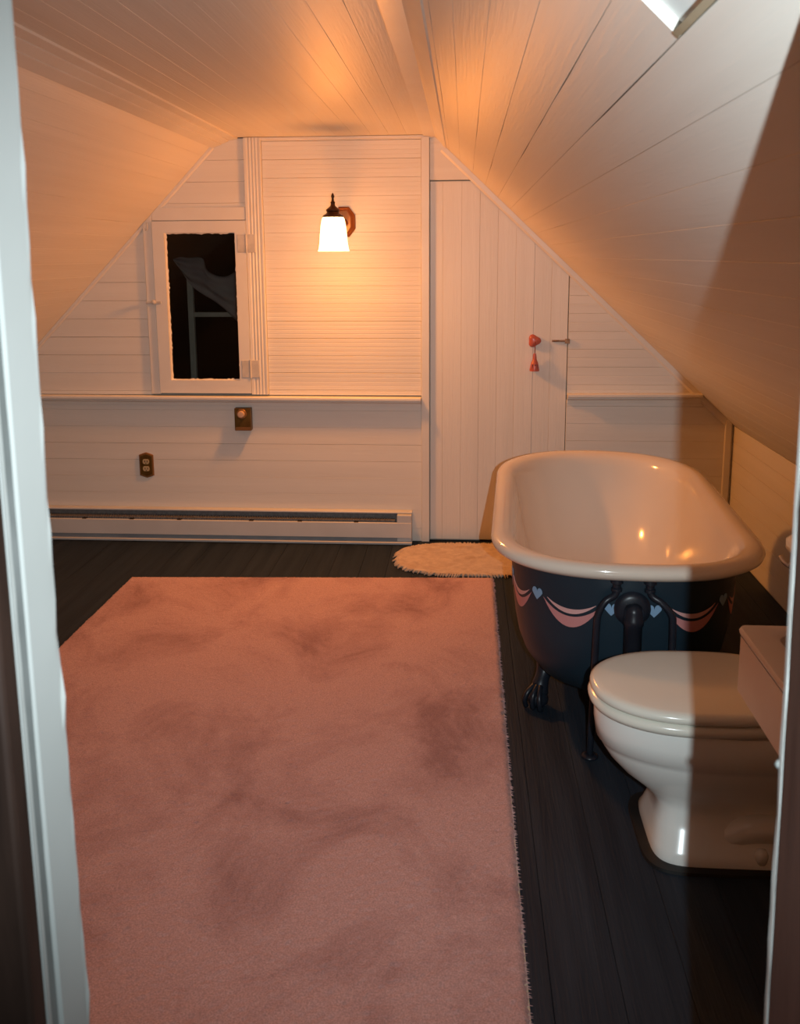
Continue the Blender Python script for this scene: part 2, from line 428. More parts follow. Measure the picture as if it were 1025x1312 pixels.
t = bar('trim_5', -.217, -.176, 0.001, 2.076, D - .016, None); tag(t, 'upright cream casing between lamp panel and plank door', 'casing', kind='structure')
t = bar('trim_6', 1.331, 1.362, .001, .668, D - .018, None); tag(t, 'upright corner strip at the low wall', 'casing', kind='structure')
def slope_strip(nm, lab, p, q, w, th, nrm):
    p, q = Vector((p[0], 0, p[1])), Vector((q[0], 0, q[1])); nrm = Vector((nrm[0], 0, nrm[1])).normalized()
    rr = []
    for s in (p, q): rr.append([(v.x, y, v.z) for v, y in ((s, D + .001), (s, D - th), (s + nrm * w * .7, D - th), (s + nrm * w, D - th * .5), (s + nrm * w, D + .001))])
    o = Build().rings(rr).build(nm, 'trim'); return tag(o, lab, 'moulding', kind='structure')
slope_strip('trim_7', 'thin cream strip where back wall meets the right slope', (-.10, zr(-.10) - .001), (1.36, zr(1.36) - .001), .032, .016, (-SR, -1))
slope_strip('trim_8', 'thin cream strip where back wall meets the left slope', (-1.27, zl(-1.27) - .001), (KL + .02, zl(KL + .02) - .001), .018, .012, (SL, -1))

t = bar('trim_12', -1.100, -.160, 2.070, 2.0835, D - .012, None); tag(t, 'narrow cream strip along the top of the lamp panel', 'moulding', kind='structure')
# knee walls
wr = Build().box(KR + .02, KR + .06, YF - .1, D + .1, -.05, zr(KR)).build('wall_right', 'backing'); tag(wr, 'low cream board wall under the right slope', 'wall', kind='structure')
z = 0.001
while z < zr(KR) - .01:
    z1 = min(z + .0925, zr(KR) - .002); g = .0004
    long_board((KR, 0, 0), (0, 0, 1), (1, 0, 0), z + g, z1 - g, YF, D - .001, 'paint_y', wr, 'plank', .0006, .018, .05)
    z = z1
wl = Build().box(KL - .06, KL - .02, YF - .1, D + .1, -.05, zl(KL)).build('wall_left', 'backing'); tag(wl, 'low cream board wall under the left slope', 'wall', kind='structure')
z = 0.001
while z < zl(KL) - .01:
    z1 = min(z + .0925, zl(KL) - .002)
    long_board((KL, 0, 0), (0, 0, 1), (-1, 0, 0), z, z1, YF, D - .001, 'paint_y', wl, 'plank', .0006, .018, .05)
    z = z1

# front partition with the doorway that the camera looks through
JL, JR = -.322, .2425
wf = Build()
def fp(poly):
    n = len(poly); wf.add([(p[0], .60, p[1]) for p in poly] + [(p[0], YF - .001, p[1]) for p in poly],
        [tuple(range(n)), tuple(range(2 * n - 1, n - 1, -1))] + [(i, (i + 1) % n, n + (i + 1) % n, n + i) for i in range(n)])
fp([(KL, 0), (JL - .03, 0), (JL - .03, 2.085), (-1.252, 2.085), (-1.252, 2.065), (KL, zl(KL))])
fp([(JR + .022, 0), (KR, 0), (KR, zr(KR)), (JR + .022, zr(JR + .022))])
fp([(JL - .03, 1.93), (JR + .022, 1.93), (JR + .022, zr(.2645)), (-.15, 2.076), (-.15, 2.085), (JL - .03, 2.085)])
wf = wf.build('wall_front', 'trim'); tag(wf, 'partition wall around the doorway', 'wall', kind='structure')

def jamb(name, mat, parent, faces_x, x_out, y0, y1, z0=0.0, z1=1.93, jit=.0016, N=70, bow=None):
    """upright board: visible face near faces_x, far edge chipped"""
    rr = []
    for i in range(N):
        z = z0 + (z1 - z0) * i / (N - 1)
        xf = faces_x + (bow(z) if bow else 0); s = 1 if x_out > faces_x else -1
        j = random.gauss(0, jit) * (1 if random.random() > .9 else .35)
        rr.append([(xf, y0, z), (xf, y1 - .009, z), (xf - s * j, y1 - .004, z), (xf + s * .004, y1 + j * .5, z), (x_out, y1, z), (x_out, y0, z)])
    return Build().rings(rr).build(name, mat, parent)
t = empty('trim_9', (JL, .64, 0)); tag(t, 'cool white door jamb with worn edge beside the pink rug', 'door frame', kind='structure')
t.location = (0, 0, 0)
jamb('jamb_board', 'jamb_white', t, JL, JL - .03, .632, .682, bow=lambda z: -.003 * math.sin((z - .7) * 3) if z > .7 else 0)
jamb('groove_strip', 'jamb_grey', t, JL - .004, JL - .03, .616, .632, jit=.0003)
jamb('edge_bead', 'jamb_white', t, JL - .001, JL - .03, .609, .616, jit=.0003)
B = Build().box(JL - .16, JL - .002, .585, .609, 0, 1.98); B.build('casing', 'brown', t, bevel=.004)
t = empty('trim_10'); tag(t, 'dark brown door jamb with chipped white edge beside the toilet', 'door frame', kind='structure')
rb = lambda z: .010 * (1.5 - z) / .72
jamb('jamb_board', 'brown', t, JR, JR + .02, .56, .671, jit=.0003, bow=rb)
jamb('painted_edge', 'jamb_white', t, JR + .0004, JR + .02, .671, .682, jit=.0007, bow=rb)
for zc in (1.105,):       # lumps of dried paint on the edge
    B = Build(); r0 = random.uniform(.0022, .0034)
    B.lathe([(.0005, -1.4 * r0), (r0 * .8, -.7 * r0), (r0, 0), (r0 * .6, .8 * r0), (.0005, 1.2 * r0)], (JR + rb(zc) + .0014, .681, zc), 8); B.build('paint_drip', 'jamb_grey', t, True)
t = Build().box(JL - .03, JR + .022, .56, .684, 1.90, 1.93).build('trim_11', 'jamb_white'); tag(t, 'white head board over the doorway', 'door frame', kind='structure')

# ------------------------------------------------------------------ window in the back wall
win = empty('window_1'); tag(win, 'cream casement window with black night glass and painted hinges', 'window', kind='structure')
flat_plank([(-1.641, .790), (-1.593, .790), (-1.593, 1.747), (-1.641, 1.747)], 'trim', win, 'casing', D - .014, .016, .003)
flat_plank([(-1.592, 1.682), (-1.1045, 1.682), (-1.1045, 1.747), (-1.592, 1.747)], 'trim', win, 'head_casing', D - .014, .016, .003)
fc = Build()
prof = [(-1.103, 0), (-1.103, .020), (-1.094, .020)]
for k in range(4):
    xa = -1.090 + k * .0165; prof += [(xa, .020), (xa + .004, .0165), (xa + .010, .0165), (xa + .014, .020)]
prof += [(-1.019, .020), (-1.017, 0)]
Build().rings([[(px, D - d, z) for px, d in prof] for z in (.790, 2.082)]).build('fluted_casing', 'trim', win)
sash = Build()
ox0, ox1, oz0, oz1 = -1.590, -1.105, .797, 1.679; gx0, gx1, gz0, gz1 = -1.529, -1.163, .864, 1.621
for a in ((ox0, gx0, oz0, oz1), (gx1, ox1, oz0, oz1), (gx0, gx1, oz0, gz0), (gx0, gx1, gz1, oz1)):
    sash.box(a[0], a[1], D - .024, D + .010, a[2], a[3])
sash = sash.build('sash', 'trim', win)
# ragged painted putty line round the pane
def ragged():
    pts_o, pts_i = [], []
    cs = [(gx0, gz0), (gx1, gz0), (gx1, gz1), (gx0, gz1)]
    for k in range(4):
        p, q = cs[k], cs[(k + 1) % 4]; L = math.hypot(q[0] - p[0], q[1] - p[1]); N = int(L / .011)
        d = ((q[0] - p[0]) / L, (q[1] - p[1]) / L); nn = (-d[1], d[0])
        for i in range(N):
            s = i / N * L; e = .003 + abs(random.gauss(0, .0028))
            ss = min(max(s, .006), L - .006)
            pts_o.append((p[0] + d[0] * s, D - .008, p[1] + d[1] * s)); pts_i.append((p[0] + d[0] * ss + nn[0] * e, D - .003, p[1] + d[1] * ss + nn[1] * e))
    B = Build(); back_ = [(p[0], D + .004, p[2]) for p in pts_i]
    B.rings([pts_o, pts_i, back_], False, False); B.build('putty_line', 'trim', sash)
ragged()
B = Build().box(gx0 - .01, gx1 + .01, D + .0045, D + .0075, gz0 - .01, gz1 + .01); B.build('pane', 'glass', sash)
for zc in (1.565, .925):                                     # hinges
    h = Build().box(-1.150, -1.106, D - .0275, D - .0235, zc - .045, zc + .045).box(-1.103, -1.060, D - .0235, D - .019, zc - .045, zc + .045).build('hinge', 'old_metal', win, bevel=.0015)
    Build().lathe([(.005, zc - .048), (.005, zc + .048)], (-1.1045, D - .027, 0), 10).build('hinge_pin', 'old_metal', h, True, auto=40)
lt = Build().box(-1.640, -1.560, D - .030, D - .023, 1.262, 1.276).build('latch', 'old_metal', win, bevel=.002)
Build().lathe([(.004, 0), (.005, -.016), (.012, -.020), (.013, -.028), (.007, -.034)], (-1.592, D - .026, 1.272), 12, 'y').build('latch_knob', 'old_metal', lt, True, auto=50)
Build().tube(spline([(-1.618, D - .012, 1.672), (-1.614, D - .024, 1.668), (-1.612, D - .027, 1.645), (-1.620, D - .026, 1.634), (-1.626, D - .025, 1.646)], 5), .0032, 8).build('hook', 'old_metal', win, True)

# what shows dimly through the glass
wo = Build().box(-2.7, -.9, D + .62, D + .66, 0, 2.3).build('wall_beyond', 'night'); tag(wo, 'wall behind the window glass, coloured near black as darkness', 'wall', kind='structure')
w3 = empty('window_3'); tag(w3, 'grey sash bars seen dimly through the dark pane', 'window', kind='structure')
YB = D + .50
Build().box(-1.582, -1.548, YB, YB + .03, .55, 1.40).build('stile', 'grey_bar', w3, bevel=.003)
Build().box(-1.548, -.95, YB + .002, YB + .026, 1.160, 1.187).build('meeting_rail', 'grey_bar', w3, bevel=.003)
Build().box(-1.582, -.95, YB, YB + .03, .50, .55).build('bottom_rail', 'grey_bar', w3, bevel=.003)
cv, cf = [], []
NU, NV = 46, 22                                               # draped sheer swag
CT = spline([(-1.634, 0, 1.490), (-1.600, 0, 1.500), (-1.557, 0, 1.494), (-1.477, 0, 1.492), (-1.453, 0, 1.430), (-1.40, 0, 1.396), (-1.338, 0, 1.391), (-1.265, 0, 1.43), (-1.10, 0, 1.53)], 12)
CB = spline([(-1.632, 0, 1.478), (-1.584, 0, 1.397), (-1.538, 0, 1.335), (-1.477, 0, 1.291), (-1.411, 0, 1.252), (-1.346, 0, 1.199), (-1.277, 0, 1.128), (-1.172, 0, 1.03), (-1.05, 0, .92)], 12)
for i in range(NU):
    u = i / (NU - 1); q = int(u * (len(CT) - 1)); a_, b_ = CT[q], CB[q]
    for j in range(NV):
        w_ = j / (NV - 1); p = a_ + (b_ - a_) * w_
        cv.append((p.x, YB - .035 + .010 * math.sin(w_ * 15 + u * 5) - .02 * math.sin(math.pi * w_), p.z))
for i in range(NU - 1):
    for j in range(NV - 1): cf.append((i * NV + j, (i + 1) * NV + j, (i + 1) * NV + j + 1, i * NV + j + 1))
cu = mesh_obj('curtain', cv, cf, 'curtain', None, True); sd = cu.modifiers.new('cloth', 'SOLIDIFY'); sd.thickness = .002
tag(cu, 'sheer grey curtain swag seen through the dark window', 'curtain')

# ------------------------------------------------------------------ plank door
door = empty('door_1', (.18, D, 0)); tag(door, 'cream plank door with its top corner cut to the slope', 'door', kind='structure'); door.location = (0, 0, 0)
bx = [-.172, -.109, -.014, .077, .168, .258, .352, .439, .524]
for i in range(len(bx) - 1):
    g = random.uniform(.0001, .0004)
    poly = [(bx[i] + g, .012), (bx[i + 1] - g, .012), (bx[i + 1] - g, 1.862), (bx[i] + g, 1.862)]
    poly = clip(poly, SR, 1, 2.076 - .150 * SR - .012)
    flat_plank(poly, 'paint_z', door, 'board', D + .006, .018, .0006, False)
l = Build().box(.447, .523, D - .006, D + .007, 1.064, 1.074).box(.512, .536, D - .014, D + .004, 1.056, 1.080).build('latch', 'rust', door, bevel=.002)
Build().tube(spline([(.463, D - .004, 1.069), (.463, D - .018, 1.071), (.480, D - .020, 1.072)], 4), .0035, 8).build('latch_bolt', 'rust', l, True)

# coral ornament hung on the door
orn = empty('hanging_ornament', (.357, D, 1.07)); tag(orn, 'coral red bell ornament hanging from a rounded triangular knob on the door', 'ornament')
def tri_ring(r, y, rot=0, n=36):
    out = []
    for k in range(n):
        a = 2 * math.pi * k / n
        rr = r * (1 + .15 * math.cos(3 * (a - rot))); out.append((rr * math.cos(a), y, rr * math.sin(a)))
    return out
B = Build().rings([tri_ring(.027, .005), tri_ring(.031, -.003), tri_ring(.029, -.011), tri_ring(.020, -.017), tri_ring(.010, -.0195), tri_ring(.002, -.020)])
B.build('triangle_plate', 'red', orn, True, auto=50)
B = Build().tube([(.004, -.021, -.004), (.004, -.020, -.040), (.003, -.019, -.066)], .0020, 6); B.build('cord', 'red_dark', orn, True)
bell = Build().lathe([(.001, -.062), (.007, -.064), (.009, -.078), (.011, -.096), (.017, -.108), (.021, -.125), (.025, -.146), (.024, -.152), (.001, -.153)], (.003, -.019, 0), 20).build('bell', 'red', orn, True, auto=40)
Build().lathe([(.0045, -.0012), (.0045, .002)], (.006, -.0395, -.120), 12, 'y').build('dot', 'red_dark', bell)
for sx in (-.012, .015): Build().box(sx, sx + .004, -.0385, -.034, -.146, -.116).build('stripe', 'red_dark', bell)

# ------------------------------------------------------------------ wall lamp
SX, SY = -.621, 4.42
lamp = empty('wall_sconce', (0, 0, 0)); tag(lamp, 'lit bronze wall sconce with a frosted glass shade on the board panel', 'wall lamp')
def octo(cx, cz, hw, hh, cut, y): return [(cx + a * hw, y, cz + b * hh) for a, b in ((-1, -cut), (-1, cut), (-cut, 1), (cut, 1), (1, cut), (1, -cut), (cut, -1), (-cut, -1))]
bp = Build().rings([octo(-.605, 1.668, .056, .074, .45, D + .001), octo(-.605, 1.668, .056, .074, .45, D - .010), octo(-.605, 1.668, .048, .066, .45, D - .014), octo(-.605, 1.668, .044, .062, .45, D - .012), octo(-.605, 1.668, .034, .052, .45, D - .024)]).build('backplate', 'copper', lamp)
Build().lathe([(.018, 0), (.022, -.008), (.015, -.022), (.004, -.028)], (-.605, D - .024, 1.662), 14, 'y').build('boss', 'copper', bp, True)
Build().tube(spline([(-.605, D - .035, 1.662), (-.609, D - .075, 1.650), (-.614, D - .18, 1.700), (SX + .002, SY + .03, 1.722), (SX, SY, 1.720)], 6), .0085, 10).build('arm', 'bronze', lamp, True)
Build().lathe([(.047, 1.679), (.050, 1.683), (.047, 1.689), (.040, 1.692), (.032, 1.698), (.029, 1.704), (.033, 1.710), (.032, 1.716), (.022, 1.724), (.012, 1.732), (.009, 1.742), (.011, 1.748), (.006, 1.756), (.005, 1.768), (.008, 1.776), (.005, 1.786), (.001, 1.793)], (SX, SY, 0), 24).build('fitter_cap', 'bronze', lamp, True, auto=40)
ribs = []
for r, z in ((.046, 1.684), (.054, 1.672), (.060, 1.640), (.064, 1.600), (.067, 1.560), (.072, 1.530), (.076, 1.522), (.073, 1.5225), (.064, 1.560), (.061, 1.600), (.057, 1.640), (.050, 1.670), (.044, 1.682)):
    ring = []
    for k in range(48):
        a = 2 * math.pi * k / 48; q = r * (1 + .012 * math.cos(12 * a)); ring.append((SX + q * math.cos(a), SY + q * math.sin(a), z))
    ribs.append(ring)
Build().rings(ribs, False, False).build('glass_shade', 'shade', lamp, True)
Build().lathe([(.013, 1.68), (.014, 1.64), (.012, 1.635)], (SX, SY, 0), 12).build('socket', 'bronze', lamp, True)
ld = bpy.data.lights.new('bulb', 'POINT'); ld.energy = LAMP_W; ld.color = LAMP_RGB; ld.shadow_soft_size = .055
ld.use_nodes = True                                           # soft near field: the opal shade is the emitter, not a point
_e = ld.node_tree.nodes['Emission']; _f = ld.node_tree.nodes.new('ShaderNodeLightFalloff')
_f.inputs['Strength'].default_value = 1.0; _f.inputs['Smooth'].default_value = 1.05
ld.node_tree.links.new(_f.outputs['Quadratic'], _e.inputs['Strength'])
lo = bpy.data.objects.new('bulb', ld); link(lo, lamp); lo.location = (SX, SY, 1.555)

# ------------------------------------------------------------------ thermostat and socket
th = empty('thermostat', (-1.153, D, .66)); tag(th, 'small bronze thermostat box with tan dial under the ledge rail', 'thermostat')
Build().rings([[(a * .0435, y, b * .060 + dz) for a, b in ((-1, -1), (1, -1), (1, 1), (-1, 1))] for y, dz in ((.001, 0), (-.040, 0))]).build('housing', 'brass', th, bevel=.004)
Build().box(-.040, .040, -.0425, -.0395, -.058, -.040).build('name_strip', 'brass_edge', th)
Build().lathe([(.025, -.039), (.027, -.044), (.024, -.048)], (-.004, 0, .030), 24, 'y').build('dial_ring', 'brass_edge', th, True, auto=40)
Build().lathe([(.018, -.045), (.018, -.060), (.015, -.064), (.002, -.065)], (-.004, 0, .030), 24, 'y').build('dial', 'knob_tan', th, True, auto=40)

so = empty('wall_socket', (-1.695, D, .402)); tag(so, 'brass duplex power outlet with ivory sockets above the heater', 'outlet')
def plate(hw, hh, arch, y):
    pts = [(-hw, -hh), ] + [(hw * t, -hh - arch * (1 - abs(t)) ** .8) for t in (-.5, 0, .5)] + [(hw, -hh), (hw, hh)] + [(hw * t, hh + arch * (1 - abs(t)) ** .8) for t in (.5, 0, -.5)] + [(-hw, hh)]
    return [(a, y, b) for a, b in pts]
Build().rings([plate(.039, .056, .014, .001), plate(.039, .056, .014, -.003), plate(.036, .053, .013, -.007)]).build('rim', 'brass_edge', so)
Build().rings([plate(.031, .048, .012, -.006), plate(.030, .047, .012, -.009)]).build('plate', 'brass', so)
for zc in (.021, -.018):
    pts = [(.018 * math.cos(a), max(-.0135, min(.0135, .018 * math.sin(a)))) for a in [2 * math.pi * k / 28 for k in range(28)]]
    r = Build().rings([[(a, y, zc + b) for a, b in pts] for y in (-.008, -.0115)]).build('receptacle', 'ivory', so)
    for sx, sz, w_, h_ in ((-.0075, .001, .0018, .0045), (.0055, .001, .0018, .0045), (-.0025, -.009, .0025, .0022)):
        Build().box(sx, sx + 2 * w_, -.0121, -.0113, zc + sz - h_, zc + sz + h_).build('slot', 'dark_slot', r)

# ------------------------------------------------------------------ baseboard heater
HX0, HX1, HY = -2.42, -.266, 4.630
ht = empty('baseboard_heater', (-1.3, 4.67, 0)); ht.location = (0, 0, 0); tag(ht, 'long grey-white electric baseboard heater along the back wall', 'heater')
Build().box(HX0, HX1, D - .006, D - .002, .012, .172).build('back_plate', 'heater', ht)
def sweep_x(prof, x0, x1, name, mat, parent, bevel=0): return Build().rings([[(x_, y, z) for y, z in prof] for x_ in (x0, x1)]).build(name, mat, parent, bevel=bevel)
sweep_x([(D - .006, .168), (D - .006, .172), (D - .036, .171), (D - .040, .167), (D - .040, .162), (D - .034, .166)], HX0, HX1, 'hood', 'heater', ht)
sweep_x([(HY, .040), (HY - .003, .042), (HY + .003, .118), (HY + .010, .121), (HY + .010, .117), (HY + .004, .040)], HX0 + .03, HX1 - .002, 'front_cover', 'heater', ht)
sweep_x([(HY + .012, .016), (HY + .012, .040), (HY + .018, .040), (HY + .018, .016)], HX0, HX1 - .001, 'gap_shadow_strip', 'heater_shadow', ht)  # strip in the lower gap, its shadow put into the grey colour
sweep_x([(D - .006, .004), (HY - .004, .004), (HY - .006, .014), (HY + .002, .018), (D - .006, .018)], HX0, HX1, 'bottom_lip', 'heater', ht)
fb = Build().box(HX0 + .04, HX1 - .09, 4.655, 4.692, .060, .128)
for i in range(150):
    xx = HX0 + .045 + i * ((HX1 - HX0 - .15) / 150); fb.box(xx, xx + .002, 4.650, 4.697, .055, .135)
fb = fb.build('heating_fins', 'fins', ht)
Build().box(HX0 + .03, HX1 - .075, D - .012, D - .007, .09, .171).build('reflector', 'fins', ht)
Build().box(HX1 - .078, HX1 - .002, HY + .006, D - .006, .018, .160).build('end_box', 'heater', ht, bevel=.003)
Build().box(HX0, HX0 + .04, HY + .006, D - .006, .018, .160).build('end_box', 'heater', ht, bevel=.003)
for xx in (-2.03, -1.77, -1.51, -1.12, -.86, -.56):
    Build().box(xx - .012, xx + .012, HY + .006, HY + .040, .112, .124).build('bracket', 'dark_slot', ht, bevel=.002)

# ------------------------------------------------------------------ rose carpet
def make_rug():
    t = empty('area_rug', (-.70, 2.7, 0)); t.location = (0, 0, 0); tag(t, 'rose pink cut-pile carpet with mottled footmarks on the dark floor', 'rug')
    x0, x1, y0 = -1.565, .140, 1.15; st = .0062
    nx = int((x1 - x0) / st); ny = int((4.09 - y0) / st); V = []; F = []
    for j in range(ny + 1):
        v = j / ny
        exl = random.gauss(0, .0012); exr = random.gauss(0, .0022)
        for i in range(nx + 1):
            u = i / nx; X = x0 + (x1 - x0) * u + .006 * v * u; yfar = 4.048 + .080 * u
            Y = y0 + (yfar - y0) * v
            z = .017 + random.gauss(0, .0011)
            e = min(i, nx - i, j, ny - j)
            if e == 0: z = .002
            elif e == 1: z = .011
            elif e == 2: z = .0155
            if i <= 1: X += exl
            if i >= nx - 1: X += exr
            if 0 < e: X += random.gauss(0, .0011); Y += random.gauss(0, .0011)
            V.append((X, Y, z))
    w = nx + 1
    for j in range(ny):
        for i in range(nx): F.append((j * w + i, j * w + i + 1, (j + 1) * w + i + 1, (j + 1) * w + i))
    me = bpy.data.meshes.new('pile'); me.from_pydata(V, [], F); me.update(); me.materials.append(M['rug'])
    for p in me.polygons: p.use_smooth = True
    link(bpy.data.objects.new('pile', me), t)
    Build().box(x0 + .004, x1 + .002, y0 + .004, 4.044, .0005, .004).build('backing', 'mat', t)
    B = Build()                                              # loose yarn ends along the cut right edge
    for k in range(620):
        v = random.random(); Y = y0 + (4.128 - y0) * v; X = x1 + .006 * v
        z = random.uniform(.002, .013); L = random.uniform(.003, .009); dy = random.uniform(-.003, .003); r = .0012
        B.add([(X - .003, Y - r, z), (X - .003, Y + r, z), (X + L, Y + dy, z - .001), (X - .003, Y, z + 2 * r)], [(0, 1, 2), (0, 2, 3), (1, 3, 2)])
    tag(B.build('cut_edge', 'rug', t), kind='stuff')
make_rug()

# ------------------------------------------------------------------ fringed bath mat
def make_mat():
    t = empty('bath_mat', (.07, 4.405, 0)); tag(t, 'fringed oval cream bath mat by the foot of the plank door', 'bath mat')
    a, b, e = .395, .238, 2.7
    def oval(k, s): 
        c, q = math.cos(k), math.sin(k); return (s * a * math.copysign(abs(c) ** (2 / e), c), s * b * math.copysign(abs(q) ** (2 / e), q))
    n = 96; rr = []
    for s, z in ((1.0, .001), (1.0, .008), (.985, .013), (.93, .015), (.90, .0115), (.87, .015), (.80, .015), (.77, .0115), (.74, .015), (.5, .0155), (.25, .015), (.02, .015)):
        rr.append([(*oval(2 * math.pi * k / n, s), z + random.gauss(0, .0007)) for k in range(n)])
    Build().rings(rr).build('woven_field', 'mat', t, True)
    B = Build()
    for k in range(330):
        an = 2 * math.pi * k / 330; p = Vector((*oval(an, .97), .009)); q = Vector((*oval(an, 1.0), 0)).normalized()
        tn = Vector((-q.y, q.x, 0)); L = random.uniform(.018, .038); sw = random.uniform(-.012, .012)
        p1 = p + q * L * .5 + tn * sw * .5 + Vector((0, 0, .004)); p2 = p + q * L + tn * sw + Vector((0, 0, -.006))
        B.tube([p, p1, p2], .0036, 5, rs=[.0034, .0038, .0028])
    tag(B.build('fringe', 'mat', t, True), kind='stuff')
make_mat()

# ------------------------------------------------------------------ clawfoot bath
tub = empty('clawfoot_bathtub', (.545, 3.375, 0), math.radians(-3.2)); tag(tub, 'navy clawfoot bathtub with white enamel inside and painted pink swags and hearts', 'bathtub')
HW, LN, LF = .425, .830, .815                    # half width, near length, far length
def outline(es, en, ef, z, n=120, capn=.36, capf=.46, expn=2.5, expf=2.25):
    """closed ring starting at the middle of the near (drain) end, running to +x first"""
    hw = HW - es; yn = -(LN - en); yf = LF - ef
    hw = max(hw, .01); cn = max(min(capn, capn - en * .3 + es * .2), .02); cf = max(capf - ef * .3, .02)
    pts = []
    q = n // 4
    for i in range(q):                           # near cap, right half
        a = math.pi / 2 * i / q; s, c = math.sin(a), math.cos(a)
        pts.append((hw * s ** (2 / expn), yn + cn - cn * c ** (2 / expn), z))
    for i in range(q):
        a = math.pi / 2 * i / q; c, s = math.cos(a), math.sin(a)
        pts.append((hw * c ** (2 / expf), yf - cf + cf * s ** (2 / expf), z)) if i else pts.append((hw, yn + cn, z))
    right_ = pts
    pts = right_ + [(0, yf, z)] + [(-p[0], p[1], p[2]) for p in right_[:0:-1]]
    return pts
outer = [(.068, .068, .068, .585), (.069, .070, .070, .53), (.071, .072, .074, .46), (.076, .076, .084, .39), (.083, .081, .098, .33), (.094, .090, .120, .27), (.112, .106, .152, .215), (.146, .138, .202, .162), (.205, .200, .290, .124), (.36, .38, .50, .104)]
Build().rings([outline(*o) for o in outer], False, True).build('body', 'tub_navy', tub, True)
rim = [(.066, .066, .066, .572), (.040, .040, .040, .566), (.018, .018, .018, .572), (.004, .004, .004, .585), (0, 0, 0, .598), (.006, .006, .006, .610), (.022, .022, .022, .6175), (.042, .042, .042, .616), (.062, .062, .062, .606), (.076, .076, .078, .588), (.084, .084, .090, .56), (.094, .090, .110, .50), (.108, .098, .145, .43), (.128, .110, .19, .36), (.152, .125, .245, .30), (.185, .150, .310, .25), (.235, .20, .39, .205), (.310, .30, .50, .185), (.40, .45, .60, .18)]
ba = Build().rings([outline(*o) for o in rim], False, True).build('enamel_basin', 'enamel', tub, True)
Build().lathe([(.001, .186), (.028, .187), (.032, .183)], (0, -.52, 0), 20).build('drain_ring', 'chrome', ba, True)
ov = Build().lathe([(.001, .006), (.030, .005), (.034, .0)], (0, -.738, .49), 20, 'y').build('overflow_cover', 'chrome', ba, True)
# points on the outside near the drain end: s along the girth from the middle, z height
def body_pt(s, z, off=.0016):
    lv = sorted(outer, key=lambda o: o[3]); k = 0
    while k < len(lv) - 2 and lv[k + 1][3] < z: k += 1
    a, b = lv[k], lv[k + 1]; t_ = min(max((z - a[3]) / (b[3] - a[3]), 0), 1)
    o = tuple(a[i] + (b[i] - a[i]) * t_ for i in range(3))
    ring = outline(*o, z); ring = ring if s >= 0 else [(-p[0], p[1], p[2]) for p in ring]
    d = abs(s); i = 0
    while i < 58:
        p, q = Vector(ring[i]), Vector(ring[i + 1]); L = (q - p).length
        if d <= L: break
        d -= L; i += 1
    p, q = Vector(ring[i]), Vector(ring[i + 1]); r = p + (q - p) * (d / max((q - p).length, 1e-6))
    tg = (q - p).normalized(); nn = Vector((tg.y, -tg.x, 0)) if s >= 0 else Vector((-tg.y, tg.x, 0))
    return r + nn * off
def decal(name, mat, loops):
    """loops: pair of equally long (s, z) polylines; the strip between them is painted on the body"""
    A, Bq = loops; n = len(A); v = []; f = []
    for (sa, za), (sb, zb) in zip(A, Bq):
        for k in range(4):
            w_ = k / 3; v.append(body_pt(sa + (sb - sa) * w_, za + (zb - za) * w_))
    for i in range(n - 1):
        for k in range(3): f.append((i * 4 + k, (i + 1) * 4 + k, (i + 1) * 4 + k + 1, i * 4 + k + 1))
    o = mesh_obj(name, v, f, mat, tub); sdm = o.modifiers.new('thick', 'SOLIDIFY'); sdm.thickness = .0012; sdm.offset = 0
    return o
def swag(sc, hw=.078, z0=.466, parent=None):
    N = 17; ts = [-1 + 2 * i / (N - 1) for i in range(N)]
    up1 = [(sc + hw * t_, z0 - .042 * (1 - t_ * t_)) for t_ in ts]; lo1 = [(sc + hw * t_ * .98, z0 - .076 * (1 - t_ * t_) - .001) for t_ in ts]
    decal('swag', 'pink', (up1, lo1))
    up2 = [(sc + hw * .84 * t_, z0 + .004 - .022 * (1 - t_ * t_)) for t_ in ts]; lo2 = [(sc + hw * .84 * t_, z0 + .003 - .036 * (1 - t_ * t_)) for t_ in ts]
    decal('swag_highlight', 'pink_light', (up2, lo2))
def heart(sc, zc, r=.0215):
    N = 29; up_, lo_ = [], []
    for i in range(N):
        u = -1 + 2 * i / (N - 1); au = abs(u)
        up_.append((sc + r * u, zc + r * .12 + r * .66 * math.sqrt(max(0, 1 - ((au - .5) / .5) ** 2)))); lo_.append((sc + r * u, zc + r * .12 - r * 1.15 * (1 - au) ** .85))
    decal('heart', 'heart', (up_, lo_))
for sc, hw in ((-.182, .092), (-.405, .08), (.190, .090), (.415, .08), (-.60, .075), (.61, .075)): swag(sc, hw)
for sc in (-.060, .064, -.300, .306, -.502, .515): heart(sc, .464 if abs(sc) < .2 else .472)
# feet
def foot(fx, fy):
    r = empty('foot', (0, 0, 0)); bpy.data.objects.remove(r)
    ang = math.atan2(fy, fx); ox, oy = math.cos(ang), math.sin(ang)
    def P(d, z, s=0): return (fx + ox * d - oy * s, fy + oy * d + ox * s, z)
    B = Build().tube(spline([P(-.085, .175), P(-.055, .138), P(-.026, .105), P(-.006, .078), P(.006, .048)], 5), .03, 12, rs=[.052, .050, .048, .046, .042, .040, .037, .034, .031, .028, .026, .025, .025, .025, .026, .027, .028, .029, .030, .031, .032])
    o = B.build('foot', 'tub_black', tub, True)
    Build().lathe([(.001, 0), (.022, .003), (.034, .016), (.036, .030), (.030, .046), (.016, .056), (.001, .06)], P(.012, 0), 16).build('ball', 'tub_black', o, True)
    for s in (-.022, 0, .022):
        Build().tube(spline([P(.018, .075, s * .5), P(.046, .056, s), P(.055, .030, s * 1.25), P(.047, .006, s * 1.2)], 4), .009, 8).build('claw', 'tub_black', o, True)
